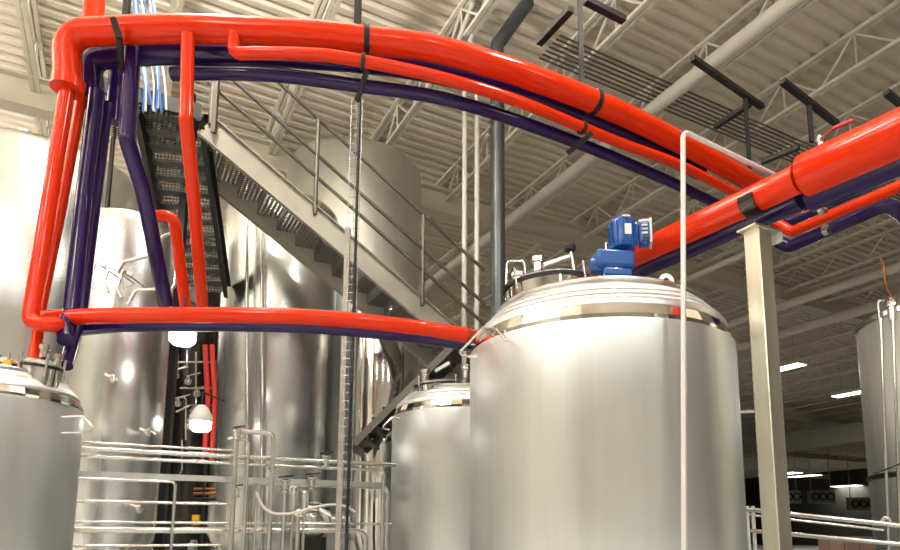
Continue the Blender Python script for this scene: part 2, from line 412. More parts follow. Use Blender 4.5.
def lug(t, q, sc=1.0):
    m_ = MB(); n_ = 24; outer = []; inner = []
    for k in range(n_):
        a = 2 * PI * k / n_ - PI / 2
        x_, z_ = math.cos(a), math.sin(a)
        if z_ < 0: ox, oz = (.05 if x_ > 0 else -.05) * (1 if abs(x_) > .3 else abs(x_) / .3), -.06
        else: ox, oz = .05 * x_, .05 * z_
        if z_ < 0 and abs(x_) > .9: oz = -.06 * min(1, abs(z_) * 3)
        outer.append((ox * sc, oz * sc)); inner.append((.02 * x_ * sc, .02 * z_ * sc))
    vs = []
    for d_ in (-.008, .008):
        for (a_, b_) in outer: vs.append(q + Vector((a_, d_, b_)))
        for (a_, b_) in inner: vs.append(q + Vector((a_, d_, b_)))
    fs = []
    for k in range(n_):
        j = (k + 1) % n_
        fs += [(k, j, n_ + j, n_ + k), (2 * n_ + k, 3 * n_ + k, 3 * n_ + j, 2 * n_ + j), (k, 2 * n_ + k, 2 * n_ + j, j), (n_ + k, n_ + j, 3 * n_ + j, 3 * n_ + k)]
    m_.add(vs, fs).build('lifting_lug', 'steel', t)
lug(t, q)
handle(t, [at(507, 341, 3.82), at(496, 329, 3.95), at(483, 328, 4.05), at(458, 354, 4.15), at(476, 358, 4.2), at(482, 345, 4.3)])
# --- agitator drive
mo = at(614, 268, 4.35)
t = thing('agitator_motor', at(614, 276, 4.35), 'bright blue gearmotor mounted upright on the largest tank', 'motor')
def obox(c, size, name, m_, par, bev=.01, rot=0):
    X = Vector((math.cos(rot), math.sin(rot), 0)); Y = Vector((-math.sin(rot), math.cos(rot), 0))
    return MB().box(c, size, (X, Y, UP)).build(name, m_, par, bevel=bev)
gb = obox(at(612, 263, 4.35), (.27, .2, .13), 'gearbox', 'blue', t, .025, .15)
obox(at(618, 272, 4.24), (.19, .03, .05), 'gearbox_rib', 'blue', t, .01, .15)
MB().sweep([at(590, 266, 4.33), at(602, 266, 4.33)], .055, 20).build('end_cover', 'blue', t)
mc = at(623, 234, 4.35)
MB().lathe([(.055, -.12), (.083, -.11), (.088, -.09), (.088, .075), (.075, .1), (.05, .112), (0, .115)], mc, 32).build('motor_body', 'blue', t)
for k in range(14):
    a = 2 * PI * k / 14; d = Vector((math.cos(a), math.sin(a), 0))
    MB().box(mc + d * .09 + UP * -.01, (.022, .007, .15), (d, Vector((-d.y, d.x, 0)), UP)).build('cooling_fin', 'blue', t)
obox(mc + Vector((.012, -.103, -.01)), (.045, .006, .075), 'rating_plate', 'white', t, 0)
obox(mc + Vector((.004, -.085, .088)), (.055, .03, .01), 'top_plate', 'white', t, 0)
obox(mc + Vector((.004, -.085, .097)), (.03, .03, .008), 'red_badge', 'redlabel', t, 0)
tb = at(644, 235, 4.33)
obox(tb, (.075, .11, .15), 'terminal_box', 'blue', t, .012, -.2)
obox(tb + Vector((.045, 0, .012)), (.018, .13, .18), 'box_cover', 'white', t, .008, -.2)
obox(tb + Vector((0, 0, .085)), (.07, .1, .02), 'box_top', 'white', t, .006, -.2)
obox(tb + Vector((-.005, -.062, -.055)), (.045, .01, .03), 'cable_gland', 'rubber', t, .004, -.2)
for k in range(3):
    obox(tb + Vector((-.01, -.061, .045 - .028 * k)), (.04, .006, .016), 'vent_slot', 'galv', t, 0, -.2)
MB().sweep([at(606, 250, 4.3), at(606, 243, 4.3)], .008, 10).build('breather', 'tube', t)

# --- left tank
R = .58; Y = 4.4; X = edge_x(74, Y, R, 1)
t, o, s = process_tank((X, Y), R, 2.45, 'grey stainless tank at left, red and purple pipes dropping into its lid')
LEFT = o
def onhead(o, px, Y, z): 
    r = ray(px, 300); return Vector((r.x / r.y * Y, Y, z))
zt = 2.45 + .33 * s
manway(t, onhead(o, 48, 4.3, zt - .02), .115, .04)
manway(t, onhead(o, 12, 4.35, zt + .005), .09, .035)
cap_nozzle(t, onhead(o, 50, 4.25, zt + .08), .035, .09)
cap_nozzle(t, onhead(o, 64, 4.3, zt + .05), .03, .07)
cap_nozzle(t, onhead(o, 32, 4.3, zt + .02), .045, .08)
cap_nozzle(t, onhead(o, 4, 4.5, zt + .05), .035, .12)
p = onhead(o, 14, 4.24, zt + .035)
MB().box(p, (.05, .01, .06)).build('warning_sticker', 'yellow', t)
handle(t, [at(62, 417, 4.1), at(83, 416, 4.1), at(95, 430, 4.05), at(80, 433, 4.12), at(62, 433, 4.15)], .007)

# --- middle tank
R = .76; Y = 7.0; X = edge_x(390, Y, R, -1)
t, o, s = process_tank((X, Y), R, 2.80, 'smaller stainless tank half hidden behind the largest tank')
zt = 2.80 + .33 * s
manway(t, onhead(o, 440, 6.7, zt - .03), .24, .05)
cap_nozzle(t, onhead(o, 426, 6.7, zt + .08), .055, .12)
cap_nozzle(t, onhead(o, 466, 6.6, zt + .08), .05, .14)
MB().beam(onhead(o, 436, 6.5, zt + .13), onhead(o, 450, 6.5, zt + .22), .05, .03).build('lid_arm', 'steel', t)
handle(t, [at(406, 420, 6.6), at(393, 417, 6.6), at(381, 428, 6.55), at(389, 430, 6.6)], .01)

# --- tall fermenters behind
def tall_tank(pxc, Y, R, ztop, label, m_='tall', dome=.35, seams=(), vent=None, zr=4.0):
    X = (pxc - CX) / F * (Y * math.cos(PITCH) + (zr - EYE) * math.sin(PITCH)); o = Vector((X, Y, 0))
    t = thing('tall_tank', o, label, 'tank', 'tall tanks behind the stairs')
    pr = [(0, .8), (R * .5, .85), (R, 1.6), (R, ztop - dome)]
    for k in range(1, 9):
        a = PI / 2 * k / 8; pr.append((R * math.cos(a) if k < 8 else 0, ztop - dome + dome * math.sin(a)))
    # rounded knuckle then shallow head
    pr = [(0, .8), (R * .5, .85), (R, 1.6), (R, ztop - dome), (R * .985, ztop - dome + .06), (R * .93, ztop - dome + .12), (R * .7, ztop - dome * .45), (R * .4, ztop - dome * .15), (0, ztop)]
    MB().lathe(pr, o, 96).build('vessel', m_, t, sharp=60)
    for z in seams:
        MB().lathe([(R, z - .02), (R + .006, z), (R, z + .02)], o, 96).build('weld_seam', 'steel', t)
    for k in range(4):
        a = PI / 4 + k * PI / 2; d = Vector((math.cos(a), math.sin(a), 0)) * R * .8
        MB().sweep([o + d + UP * 1.5, o + d], .08, 14).build('leg', 'steel', t)
    if vent: MB().lathe([(.11, 0), (.11, .22), (.06, .26)], vent, 20).build('vent_stub', 'steel', t)
    return t, o
def sample_valve(t, px, py, Y):
    p = at(px, py, Y)
    v = MB().sweep([p + Vector((0, .15, 0)), p], .02, 10)
    v.sweep([p + Vector((-.05, -.01, .03)), p + Vector((.06, -.01, -.02))], .016, 10)
    b = v.build('sample_valve', 'tube', t)
    MB().lathe([(.012, -.04), (.03, -.02), (.03, .02), (.012, .04)], p + Vector((.03, -.02, -.01)), 12).build('valve_grip', 'tube', b)
RA = 1.28
tA, oA = tall_tank(36, 8.0, RA, 6.45, 'wide pale tall tank at far left, domed top behind the red pipes', zr=5.5, dome=.45)
p = oA + Vector((.1, -.5, 6.1)); MB().lathe([(.08, 0), (.08, .38), (.05, .4)], Vector((p.x, p.y, p.z)), 20).build('vent_stub', 'steel', tA)
MB().beam(oA + Vector((-.1, -RA - .01, 2.2)), oA + Vector((-.1, -RA - .01, 5.6)), .05, .02, Vector((0, 1, 0))).build('shell_seam', 'steel', tA)
tB, oB = tall_tank(124, 6.5, .45, 4.85, 'narrow tall tank with sample valves behind the left pipe rails', dome=.22)
sample_valve(tB, 111, 378, 6.03); sample_valve(tB, 146, 432, 6.12); sample_valve(tB, 137, 508, 6.05)
tC, oC = tall_tank(277, 9.0, .78, 6.35, 'shiny tall tank standing behind the stair and the loop pipes', dome=.3)
for px in (247, 262):
    MB().sweep([at(px, 180, 8.12), at(px, 560, 8.12)], .022, 10).build('sight_tube', 'tube', tC)
tD, oD = tall_tank(354, 11.0, 1.17, 8.35, 'tallest pale tank above the stair handrail', m_='shell', dome=.5, zr=7)
p = at(344, 138, 10.2); MB().lathe([(.14, 0), (.14, .32), (.08, .35)], Vector((p.x, p.y, 7.6)), 20).build('vent_stub', 'steel', tD)
MB().beam(oD + Vector((.25, -1.125, 3.0)), oD + Vector((.25, -1.125, 7.4)), .06, .02, Vector((0, 1, 0))).build('shell_seam', 'steel', tD)
tE, oE = tall_tank(383, 9.2, .5, 4.9, 'low shiny tank in the gap below the stair', m_='mirror', dome=.25)
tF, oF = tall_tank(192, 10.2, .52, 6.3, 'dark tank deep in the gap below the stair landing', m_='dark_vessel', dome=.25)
# right hand tank
R = 1.0; Y = 7.0; X = edge_x(873, Y, R, -1); o = Vector((X, Y, 0))
t = thing('storage_tank', o, 'shiny stainless tank cut off by the right edge of the view', 'tank')
MB().lathe([(0, .5), (R, .9), (R, 3.86), (R * .97, 3.94), (R * .9, 4.0), (R * .85, 4.03), (0, 4.2)], o, 96).build('vessel', 'shell', t, sharp=50)
MB().lathe([(R + .002, 2.17), (R + .02, 2.18), (R + .02, 2.22), (R + .002, 2.23)], o, 96).build('lower_band', 'black', t)
MB().lathe([(R * .985, 3.88), (R + .012, 3.88), (R + .012, 3.93), (R * .95, 3.95)], o, 96).build('rim', 'mirror', t)
for px in (881, 893):
    MB().sweep([at(px, 318, 6.0), at(px + 8, 560, 6.0)], .014, 10).build('side_tube', 'tube', t)
for a in (30, 150, 270):
    d = Vector((math.cos(math.radians(a)), math.sin(math.radians(a)), 0)) * .8
    MB().sweep([o + d + UP * .9, o + d], .07, 12).build('leg', 'steel', t)
nz = at(879, 312, 6.5)
MB().pipe([nz + UP * -.2, nz + UP * .12, nz + Vector((.12, 0, .12)), nz + Vector((.12, 0, -.2))], .012, .03, 10).build('vent_tube', 'tube', t)
cap_nozzle(t, at(893, 320, 6.3), .05, .22)
MB().sweep(spline([at(880, 258, 6.6), at(884, 268, 6.6), at(886, 285, 6.6), at(893, 300, 6.6), at(896, 312, 6.5)]), .012, 8).build(
    'copper_line', 'copper', **T('thin bent copper line rising above the right hand tank', 'pipe'))
MB().sweep([at(874, 474, 5.95), at(905, 462, 5.95)], .006, 6).build('seam_bead', 'black', t)

# ================================================================== STAIRS
p0 = at(205, 126, 6.5); p0 = Vector((p0.x, p0.y, p0.z))
def stair(start, direc, side, width, n, run, rise, label, mst, perf='punched_riser', tr='punched'):
    """flight going down from start; returns empty"""
    t = thing('metal_stair', Vector((start.x, start.y, 0)), label, 'stairs')
    d, sd = direc.normalized(), side.normalized(); L = d * run * n - UP * rise * n
    for k in (0, 1):
        b = start + sd * width * k
        m_ = MB(); h = .26; nrm = (d * rise + UP * run).normalized()
        m_.beam(b, b + L, .012, h, nrm)
        for q_ in (-1, 1):
            m_.beam(b + nrm * q_ * h / 2 + sd * (-.02 if k == 0 else .02), b + L + nrm * q_ * h / 2 + sd * (-.02 if k == 0 else .02), .055, .012, nrm)
        m_.build('stringer', mst, t)
    for i in range(n):
        q0 = start + d * run * i - UP * rise * i
        MB().box(q0 + d * run * .5 + sd * width / 2 - UP * (rise * .5 - .05), (width - .03, run * 1.05, .03), (sd, d, UP)).build('tread', tr, t)
        MB().box(q0 + d * run * .98 + sd * width / 2 - UP * (rise * 1.0 - .03), (width - .03, .006, rise * .9), (sd, d, UP)).build('riser', perf, t)
    return t
RUN, RISE, N = .235, .150, 13
st = stair(p0, D2, D1, .78, N, RUN, RISE, 'beige metal stair with dark punched risers descending to the right', 'stair')
slope = (D2 * RUN - UP * RISE).normalized()
def srail(t, side_off, z0, z1, hs, posts, r=.021, m_='rail'):
    base = p0 + D1 * side_off
    for h in hs:
        a = base + D2 * z0 * RUN - UP * RISE * z0 + UP * h; b = base + D2 * z1 * RUN - UP * RISE * z1 + UP * h
        MB().sweep([a, b], r, 12).build('handrail', m_, t)
    for k in posts:
        a = base + D2 * k * RUN - UP * RISE * k
        MB().sweep([a + UP * .05, a + UP * max(hs)], r * 1.15, 12).build('rail_post', m_, t)
srail(st, -.03, 0, N + 1.5, (.50, .77, 1.22), (.2, 5.1, 10.8))
# landing at the top
lp = p0 - D2 * .5 + D1 * .4
t = thing('stair_landing', Vector((lp.x, lp.y, 0)), 'dark grated landing platform at the head of the stairs', 'platform')
MB().box(lp + UP * .12 - D2 * -.02, (1.0, .8, .05), (D1, D2, UP)).build('grating', 'punched_floor', t)
MB().box(lp + UP * .08 - D1 * .48, (.05, .9, .16), (D1, D2, UP)).build('edge_beam', 'black', t)
MB().box(lp + UP * .08 + D2 * .42, (1.0, .05, .2), (D1, D2, UP)).build('edge_beam', 'black', t)
for sx in (.46,):
    q = lp + D1 * sx - D2 * .36; MB().beam(Vector((q.x, q.y, 0)), q + UP * .1, .035, .035).build('support_post', 'black', t)
q = lp + D2 * .58 - D1 * .48
MB().beam(Vector((q.x, q.y, q.z - .1)), q + UP * .75, .05, .05).build('corner_post', 'rail', t)
q = lp + D2 * .40 + D1 * .47
MB().beam(Vector((q.x, q.y, 0)), q + UP * .9, .08, .08).build('support_post', 'black', t)
# flight going back from the landing, seen from underneath
b0 = at(141, 112, 6.4)
Dd = Vector((-.19, 1, 0)).normalized()
stb = stair(b0, Dd, Vector((1, .19, 0)), .60, 13, .138, .098, 'dark punched stair flight descending behind the purple pipe, seen from underneath', 'black', 'punched_back', 'punched_back_tread')
# lower return flight
a, b = at(457, 342, 7.65), at(354, 444, 7.65)
t = thing('metal_stair', Vector((b.x, b.y, 0)), 'lower return stair flight going down left behind the small tank', 'stairs')
for k in (0, .75):
    off = Vector((0, k, 0)); MB().beam(a + off, b + off, .05, .08, (b - a).cross(Vector((0, 1, 0)))).build('stringer', 'rail', t)
nn = 10
for i in range(nn):
    q = a.lerp(b, (i + .5) / nn) + Vector((0, .375, 0))
    MB().box(q, (.2, .72, .03)).build('tread', 'black', t)
    MB().box(q + Vector((-.1, 0, -.07)), (.006, .72, .13)).build('riser', 'punched', t)

# ================================================================== MAIN COLOURED PIPES
ZT = EYE + 3.37           # top run
def crun(pts, z, r, name, m_, label, n=8, group='coloured pipe runs', extra=None):
    P = spline([atz(x, y, z) for x, y in pts], n)
    return MB().sweep(P, r, 24).build(name, m_, **T(label, 'pipe', None))
YL = at(100, 32, 4.4).y
ZT = at(110, 31, 4.4).z
# big red: rises at the left corner then sweeps right
top_pts = [(110, 31), (155, 29), (200, 29), (262, 31.5), (320, 35), (375, 41), (430, 48), (491, 64), (560, 88), (618, 112), (665, 135), (707, 157), (751, 182), (775, 197)]
P = spline([atz(x, y, ZT) for x, y in top_pts], 8)
corner = atz(66, 33, ZT)
dn = at(68, 84, 4.42)
head = rounded([dn, corner, P[0]], .2, 10)
MB().sweep(head + P[1:], .098, 28).build('red_pipe', 'red', **T('thickest red pipe sweeping across the top from the left corner elbow', 'pipe'))
b1 = at(30, 318, 4.35)
b2 = at(56, 321, 4.3)
t = thing('red_pipe', dn, 'red drop pipe leftmost of all, running down from a collar to an elbow', 'pipe')
MB().pipe([dn + (dn - b1).normalized() * -.02, b1 - UP * .03, b2 - UP * .03, at(62, 322, 4.8)], .052, .07, 20).build('drop_pipe', 'red', t)
dd = (b1 - dn).normalized()
MB().sweep([dn - dd * .03, dn + dd * .05], .112, 28).build('collar', 'red', t)
# second red drop
c0 = at(82, 96, 4.62)
MB().pipe([at(88, 60, 4.66), c0, at(62, 205, 4.58), at(40, 312, 4.5), at(37, 340, 4.45), at(32, 368, 4.38)], .036, .06, 18).build(
    'red_pipe', 'red', **T('thinner red drop pipe just right of the leftmost one, ending in the left tank lid', 'pipe'))
MB().pipe([at(99, -40, 4.95), at(90, 50, 4.9), at(86, 75, 4.9)], .078, .1, 20).build('red_pipe', 'red', **T('short red riser passing behind the top red pipe near its left elbow', 'pipe'))
# big purple behind the big red
ptop = [(118, 56), (155, 53), (200, 53), (262, 55), (320, 58), (375, 63), (430, 71), (491, 86), (560, 109), (618, 132), (665, 153), (700, 171)]
P = spline([atz(x, y, ZT) for x, y in ptop], 8)
corner = atz(90, 58, ZT)
MB().sweep(rounded([at(92, 104, 4.68), corner, P[0]], .2, 10) + P[1:], .088, 28).build(
    'purple_pipe', 'purple', **T('thickest dark purple pipe tucked under the thickest red pipe', 'pipe'))
MB().pipe([at(97, 92, 4.62), at(84, 196, 4.58), at(71, 312, 4.5), at(64, 327, 4.46), at(66, 340, 4.4)], .056, .08, 20).build(
    'purple_pipe', 'purple', **T('wide purple drop pipe beside the red drops at left', 'pipe'))
MB().pipe([at(107, 104, 4.85), at(95, 200, 4.78), at(81, 310, 4.7), at(74, 338, 4.6), at(66, 366, 4.45)], .045, .08, 20).build(
    'purple_pipe', 'purple', **T('narrow purple drop pipe behind the wide one, entering the left tank lid', 'pipe'))
MB().pipe([at(118, 52, 4.85), at(115, 88, 4.9), at(112, 122, 4.9)], .055, .1, 20).build(
    'purple_pipe', 'purple', **T('short dark purple stub hanging below the top purple pipe', 'pipe'))
MB().pipe([at(133, 50, 4.55), at(127, 140, 4.45), at(143, 190, 4.65), at(166, 305, 5.2)], .058, .07, 20).build(
    'purple_pipe', 'purple', **T('bent purple pipe slanting down in front of the back stair flight', 'pipe'))
MB().pipe([at(188, 36, 4.32), at(186, 120, 4.28), at(195, 210, 4.7), at(203, 318, 5.3)], .047, .06, 20).build(
    'red_pipe', 'red', **T('bent red pipe hanging from the top run down past the stair landing', 'pipe'))
MB().pipe([at(150, 216, 5.3), at(174, 216, 5.3), at(187, 318, 5.6)], .048, .08, 20).build(
    'red_pipe', 'red', **T('short red pipe with a square elbow beside the bent purple pipe', 'pipe'))
# second red (tee off the big red)
z2 = at(235, 54, 4.35).z
P = spline([atz(x, y, z2) for x, y in [(255, 53), (300, 54), (345, 58), (430, 75), (509, 98), (565, 120), (618, 142), (677, 164), (733, 192), (765, 212)]], 8)
MB().sweep(rounded([at(234, 34, 4.35), atz(234, 54, z2), P[0]], .06, 6) + P[1:], .046, 20).build(
    'red_pipe', 'red', **T('thinner red pipe teed off and following just below the thickest red pipe', 'pipe'))
P2 = [(340, 86)]
z3 = at(345, 84, 4.75).z
P = spline([atz(x, y, z3) for x, y in [(172, 74), (200, 73), (273, 75), (345, 84), (436, 97), (509, 118), (565, 138), (618, 159), (664, 179), (707, 199), (740, 216)]], 8)
MB().sweep(P, .052, 20).build('purple_pipe', 'purple', **T('lowest dark purple pipe of the upper sweep, its end capped near the stair landing', 'pipe'))
# lower run
zl = at(120, 314, 4.42).z
lo = [(42, 318), (120, 315.5), (200, 315), (260, 315.5), (309, 317), (370, 322), (430, 329)]
P = spline([atz(x, y, zl) for x, y in lo], 8) + [at(462, 334.5, 4.75), at(482, 338, 5.5)]
MB().sweep(P, .056, 22).build('red_pipe', 'red', **T('long red pipe crossing the middle of the view under the stair', 'pipe'))
lo = [(66, 330), (120, 325), (200, 324), (260, 324.5), (309, 326), (370, 331), (430, 338)]
P = spline([atz(x, y, zl) for x, y in lo], 8) + [at(462, 343.5, 4.98), at(482, 346, 5.6)]
MB().sweep(P, .056, 22).build('purple_pipe', 'purple', **T('long purple pipe running just under the long middle red pipe', 'pipe'))
# main run at right, parallel to the joists
ZM = at(751, 201, 3.9).z
pa, pb = atz(654, 246, ZM), atz(751, 201, ZM)
dr = (pa - pb).normalized()
p_fat = atz(802, 177, ZM)
pb2 = atz(905, 131, ZM)
dl = dr
t = thing('red_pipe', pb, 'large red pipe resting on the square post, thicker towards the right edge', 'pipe')
MB().sweep([p_fat - (p_fat - pb).normalized() * .02, pb, pa + dr * .6], .088, 28).build('thin_section', 'red', t)
e = (pb2 - p_fat).normalized()
MB().sweep([p_fat - e * .0, p_fat + e * .012, p_fat + e * .02, pb2 + e * 1.2], [.10, .122, .127, .127], 32).build('thick_section', 'red', t)
off = D2 * .185 - UP * .01
q1, q2 = pb + off, pa + off
t = thing('purple_pipe', q1, 'large purple pipe tucked behind and below the right hand red pipe', 'pipe')
MB().sweep([pb + off + e * .2, q1, q2 + dr * .6], .088, 28).build('thin_section', 'purple', t)
off2 = D2 * .225 - UP * .02
MB().sweep([p_fat + off2 - e * .1, pb2 + off2 + e * 1.2], .096, 28).build('thick_section', 'purple', t)
# return bends below the main run at right
MB().pipe([at(752, 208, 6.2), at(792, 232, 6.0), at(905, 184, 5.0)], .05, .1, 18).build('red_pipe', 'red', **T('slim red pipe bending back to the right under the large red pipe', 'pipe'))
MB().pipe([at(768, 206, 5.7), at(789, 213, 5.5), at(828, 199, 5.1)], .036, .06, 16).build('red_pipe', 'red', **T('short stubby red pipe end tucked under the large pipes', 'pipe'))
MB().pipe([at(762, 210, 6.3), at(790, 222, 6.1), at(905, 169, 5.3)], .046, .08, 16).build('purple_pipe', 'purple', **T('slim purple pipe bend between the two small red pipes', 'pipe'))
MB().pipe([at(745, 226, 6.7), at(790, 247, 6.5), at(888, 203, 5.6), at(915, 226, 5.9)], .065, .1, 18).build('purple_pipe', 'purple', **T('lowest purple pipe bend at right, turning down at the edge', 'pipe'))
for i, (x, y, Yv) in enumerate(((822, 209, 5.25), (826, 230, 5.9))):
    MB().lathe([(.03, -.03), (.05, -.02), (.05, .02), (.03, .03)], at(x, y, Yv), 16, (UP, D2, D1)).build('pipe_clamp', 'tube', **T(
        ['small bright clamp on the short red pipe end', 'small bright clamp on the slim red return bend'][i], 'clamp'))
# valve on main
vb = at(820, 140, 3.7)
t = thing('ball_valve', vb, 'small valve with red lever on top of the large red pipe', 'valve')
MB().sweep([vb - UP * .12, vb], .018, 12).build('stem', 'tube', t)
MB().lathe([(.02, -.02), (.032, 0), (.02, .02)], vb, 14).build('valve_body', 'tube', t)
MB().beam(at(823, 137, 3.7), at(832, 129, 3.7), .02, .008).build('lever_neck', 'redlabel', t)
MB().beam(at(832, 129, 3.7), at(853, 120, 3.66), .022, .02).build('lever', 'redlabel', t, bevel=.004)

# ================================================================== POST AND CLAMPS
cb = at(757, 231, 3.9)
t = thing('square_post', Vector((cb.x, cb.y, 0)), 'brushed square steel post carrying the large red pipe', 'post')
rot = math.radians(28)
Xr, Yr = Vector((math.cos(rot), math.sin(rot), 0)), Vector((-math.sin(rot), math.cos(rot), 0))
MB().box(Vector((cb.x, cb.y, cb.z / 2)), (.115, .115, cb.z), (Xr, Yr, UP)).build('column', 'cream_steel', t, bevel=.006)
MB().box(cb + UP * -.0 + Xr * .02, (.24, .14, .012), (Xr, Yr, UP)).build('cap_plate', 'cream_steel', t)
MB().box(cb + Xr * .14 + UP * -.03, (.012, .14, .07), (Xr, Yr, UP)).build('angle_bracket', 'white', t)
MB().box(Vector((cb.x, cb.y, .01)), (.25, .25, .02), (Xr, Yr, UP)).build('base_plate', 'cream_steel', t)
ps = pb + e * 0.02
t = thing('pipe_saddle', ps - UP * .12, 'polished half round saddle gripping the large red pipe over the square post', 'clamp')
mm = MB(); vs = []; fs = []
W_ = e.cross(UP).normalized(); V_ = UP
nseg = 20
for a_ in (-.05, .05):
    for r_ in (.093, .105):
        for k in range(nseg + 1):
            an = PI * 1.0 + PI * 1.0 * k / nseg
            vs.append(ps + e * a_ + W_ * math.cos(an) * r_ + V_ * math.sin(an) * r_)
nn = nseg + 1
for k in range(nseg):
    a, b, c_, d_ = k, nn + k, 2 * nn + k, 3 * nn + k
    fs += [(a, a + 1, b + 1, b), (c_, d_, d_ + 1, c_ + 1), (b, b + 1, d_ + 1, d_), (a, c_, c_ + 1, a + 1)]
for k in (0, nseg): fs.append((k, nn + k, 3 * nn + k, 2 * nn + k))
mm.add(vs, fs).build('saddle', 'dark_vessel', t)
# straps
def strap(pts, Y, label, w=.04):
    m_ = MB()
    P_ = [at(x, y, yy) for (x, y), yy in zip(pts, Y)]
    for a_, b_ in zip(P_, P_[1:]): m_.beam(a_, b_, w, .02, Vector((0, 1, .3)))
    m_.build('pipe_strap', 'black', **T(label, 'strap', None))
strap([(113, 17), (119, 38), (122, 72)], (4.22, 4.28, 4.5), 'black strap around the top red and purple pipes near the left elbow')
strap([(367, 70), (357, 101)], (4.6, 4.85), 'black bracket under the thinner red and purple pipes above the wire ladder')
strap([(592, 133), (568, 153)], (5.0, 5.3), 'black bracket below the thinner red pipe near the cream roof pipe')
def ring_strap(x0, y0, x1, y1, z, r, label, w=.04):
    a_, b_ = atz(x0, y0, z), atz(x1, y1, z); Z = (b_ - a_).normalized(); X = Z.cross(UP).normalized()
    c_ = (a_ + b_) / 2
    MB().lathe([(r, -w / 2), (r + .012, -w / 2), (r + .012, w / 2), (r, w / 2), (r, -w / 2)], c_, 32, (X, Z.cross(X), Z)).build('pipe_strap', 'black', **T(label, 'strap'))
ring_strap(350, 38.2, 384, 42, ZT, .099, 'black strap round the thickest red pipe above the wire ladder')
ring_strap(585, 98, 603, 105.5, ZT, .099, 'black strap round the thickest red pipe near the cream roof pipe')
ring_strap(345, 58, 380, 64.5, z2, .047, 'black strap round the thinner red pipe above the wire ladder', .03)
ring_strap(572, 123, 592, 131.5, z2, .047, 'black strap round the thinner red pipe near the cream roof pipe', .03)
def hanger(px, y0, y1, Y, label, w=.035):
    p = at(px, y1, Y); q = Vector((p.x, p.y, at(px, y0, Y).z if y0 else ZC - .03))
    MB().beam(p, q, w, w).build('hanger_strut', 'black', **T(label, 'hanger'))
hanger(357, 0, 40, 4.75, 'black vertical strut holding the top pipes above the wire ladder', .05)
hanger(582, 0, 88, 5.2, 'black vertical strut with cross arms left of the cream roof pipe', .04)
hanger(750, 99, 172, 6.5, 'black vertical strut dropping to where the red sweep meets the large pipe')
hanger(812, 106, 142, 5.6, 'black vertical strut dropping behind the red lever valve')
def arm(a, b, z, label):
    MB().beam(atz(*a, z), atz(*b, z), .06, .05).build('cross_arm', 'black', **T(label, 'bracket'))
arm((692, 58), (762, 107), 6.3, 'long black cross arm above the large red pipe, left of two')
arm((715, 127), (750, 104), 6.25, 'short black cross arm near the post beside the conduit bundle')
arm((782, 81), (837, 124), 5.9, 'long black cross arm above the red lever valve')
arm((762, 162), (799, 147), 5.85, 'short black cross arm just behind the large red pipe')
arm((539, 43), (571, 9), 5.9, 'short black cross arm left of the upper vertical strut')
arm((585, 0), (624, 20), 5.9, 'short black cross arm right of the upper vertical strut')
arm((886, 92), (905, 108), 5.9, 'black cross arm end at the right edge of the view')

# ================================================================== VERTICAL SERVICES
p = at(683, 131, 3.5); q = at(684, 552, 3.5)
MB().pipe([q + (q - p).normalized() * .0 + Vector((0, 0, -q.z)), q, p, atz(781, 178, p.z)], .0145, .05, 14).build(
    'white_tube', 'white_tube', **T('thin white vertical tube in front of the largest tank, bent over at top', 'pipe'))
p = at(497, 45, 8.5)
MB().pipe([Vector((p.x, p.y, 0)), p, at(528, 2, 8.6), at(533, -30, 8.6)], .098, .2, 20).build(
    'dark_pipe', 'slate', **T('thick dark grey vertical pipe behind the largest tank, bent at top', 'pipe'))
for px, lab in ((465, 'thin bright vertical tube, left one of the pair beside the dark pipe'), (477, 'thin bright vertical tube, right one of the pair beside the dark pipe')):
    p = at(px, 60, 8.3)
    MB().pipe([Vector((p.x, p.y, 0)), p, at(px - 7, 42, 8.4), at(px + 15, -15, 8.6)], .034, .1, 14).build('vertical_tube', 'white_tube', **T(lab, 'pipe'))
# wire cable ladder
a = at(357, 100, 5.6); b = Vector((a.x - .0, a.y, 0))
t = thing('cable_ladder', b, 'vertical wire cable ladder hanging in front of the stair', 'cable ladder')
m = MB()
for dx in (-.05, 0, .05): m.sweep([a + Vector((dx, 0, 0)), b + Vector((dx, 0, 0))], .0035, 6)
z = .1
while z < a.z:
    m.sweep([Vector((a.x - .055, a.y, z)), Vector((a.x + .055, a.y, z))], .0035, 6); z += .075
m.build('wire_tray', 'galv', t)
MB().sweep(spline([a + Vector((.03, -.02, 0)), Vector((a.x + .03, a.y - .02, 3)), Vector((a.x + .02, a.y - .02, 0))]), .013, 8).build('cable', 'rubber', t)
p = at(348, 228, 5.7)
MB().beam(Vector((p.x, p.y, 0)), p, .045, .045).build('support_channel', 'stair', **T('narrow beige channel standing beside the lower part of the wire ladder', 'support'))
# cables by the landing
cols = ['cable_blue', 'cable_white', 'cable_blue', 'cable_white', 'rubber', 'cable_blue', 'cable_white', 'cable_blue', 'cable_white']
for i, cm in enumerate(cols):
    x0 = 140 + i * 2.4
    P = spline([at(x0 - 8 + random.uniform(-5, 5), -30, 6.0), at(x0 + random.uniform(-3, 3), 40, 6.0), at(x0 + 3 + random.uniform(-4, 4), 80, 6.0), at(x0 + 6 + random.uniform(-3, 3), 108 + random.uniform(0, 8), 6.05)])
    MB().sweep(P, .011, 6).build('loose_cable', cm, **T(
        {'cable_blue': 'thin blue cable in the loose bundle above the stair landing', 'cable_white': 'thin white cable in the loose bundle above the stair landing', 'rubber': 'thin black cable in the loose bundle above the stair landing'}[cm],
        'cable', {'cable_blue': 'blue cables', 'cable_white': 'white cables', 'rubber': 'black cables'}[cm]))
p = at(122, 60, 5.4)
MB().beam(p, Vector((p.x, p.y, ZC - .03)), .05, .05).build('hanger_strut', 'black', **T('black vertical strut behind the top left elbow beside the cables', 'hanger'))

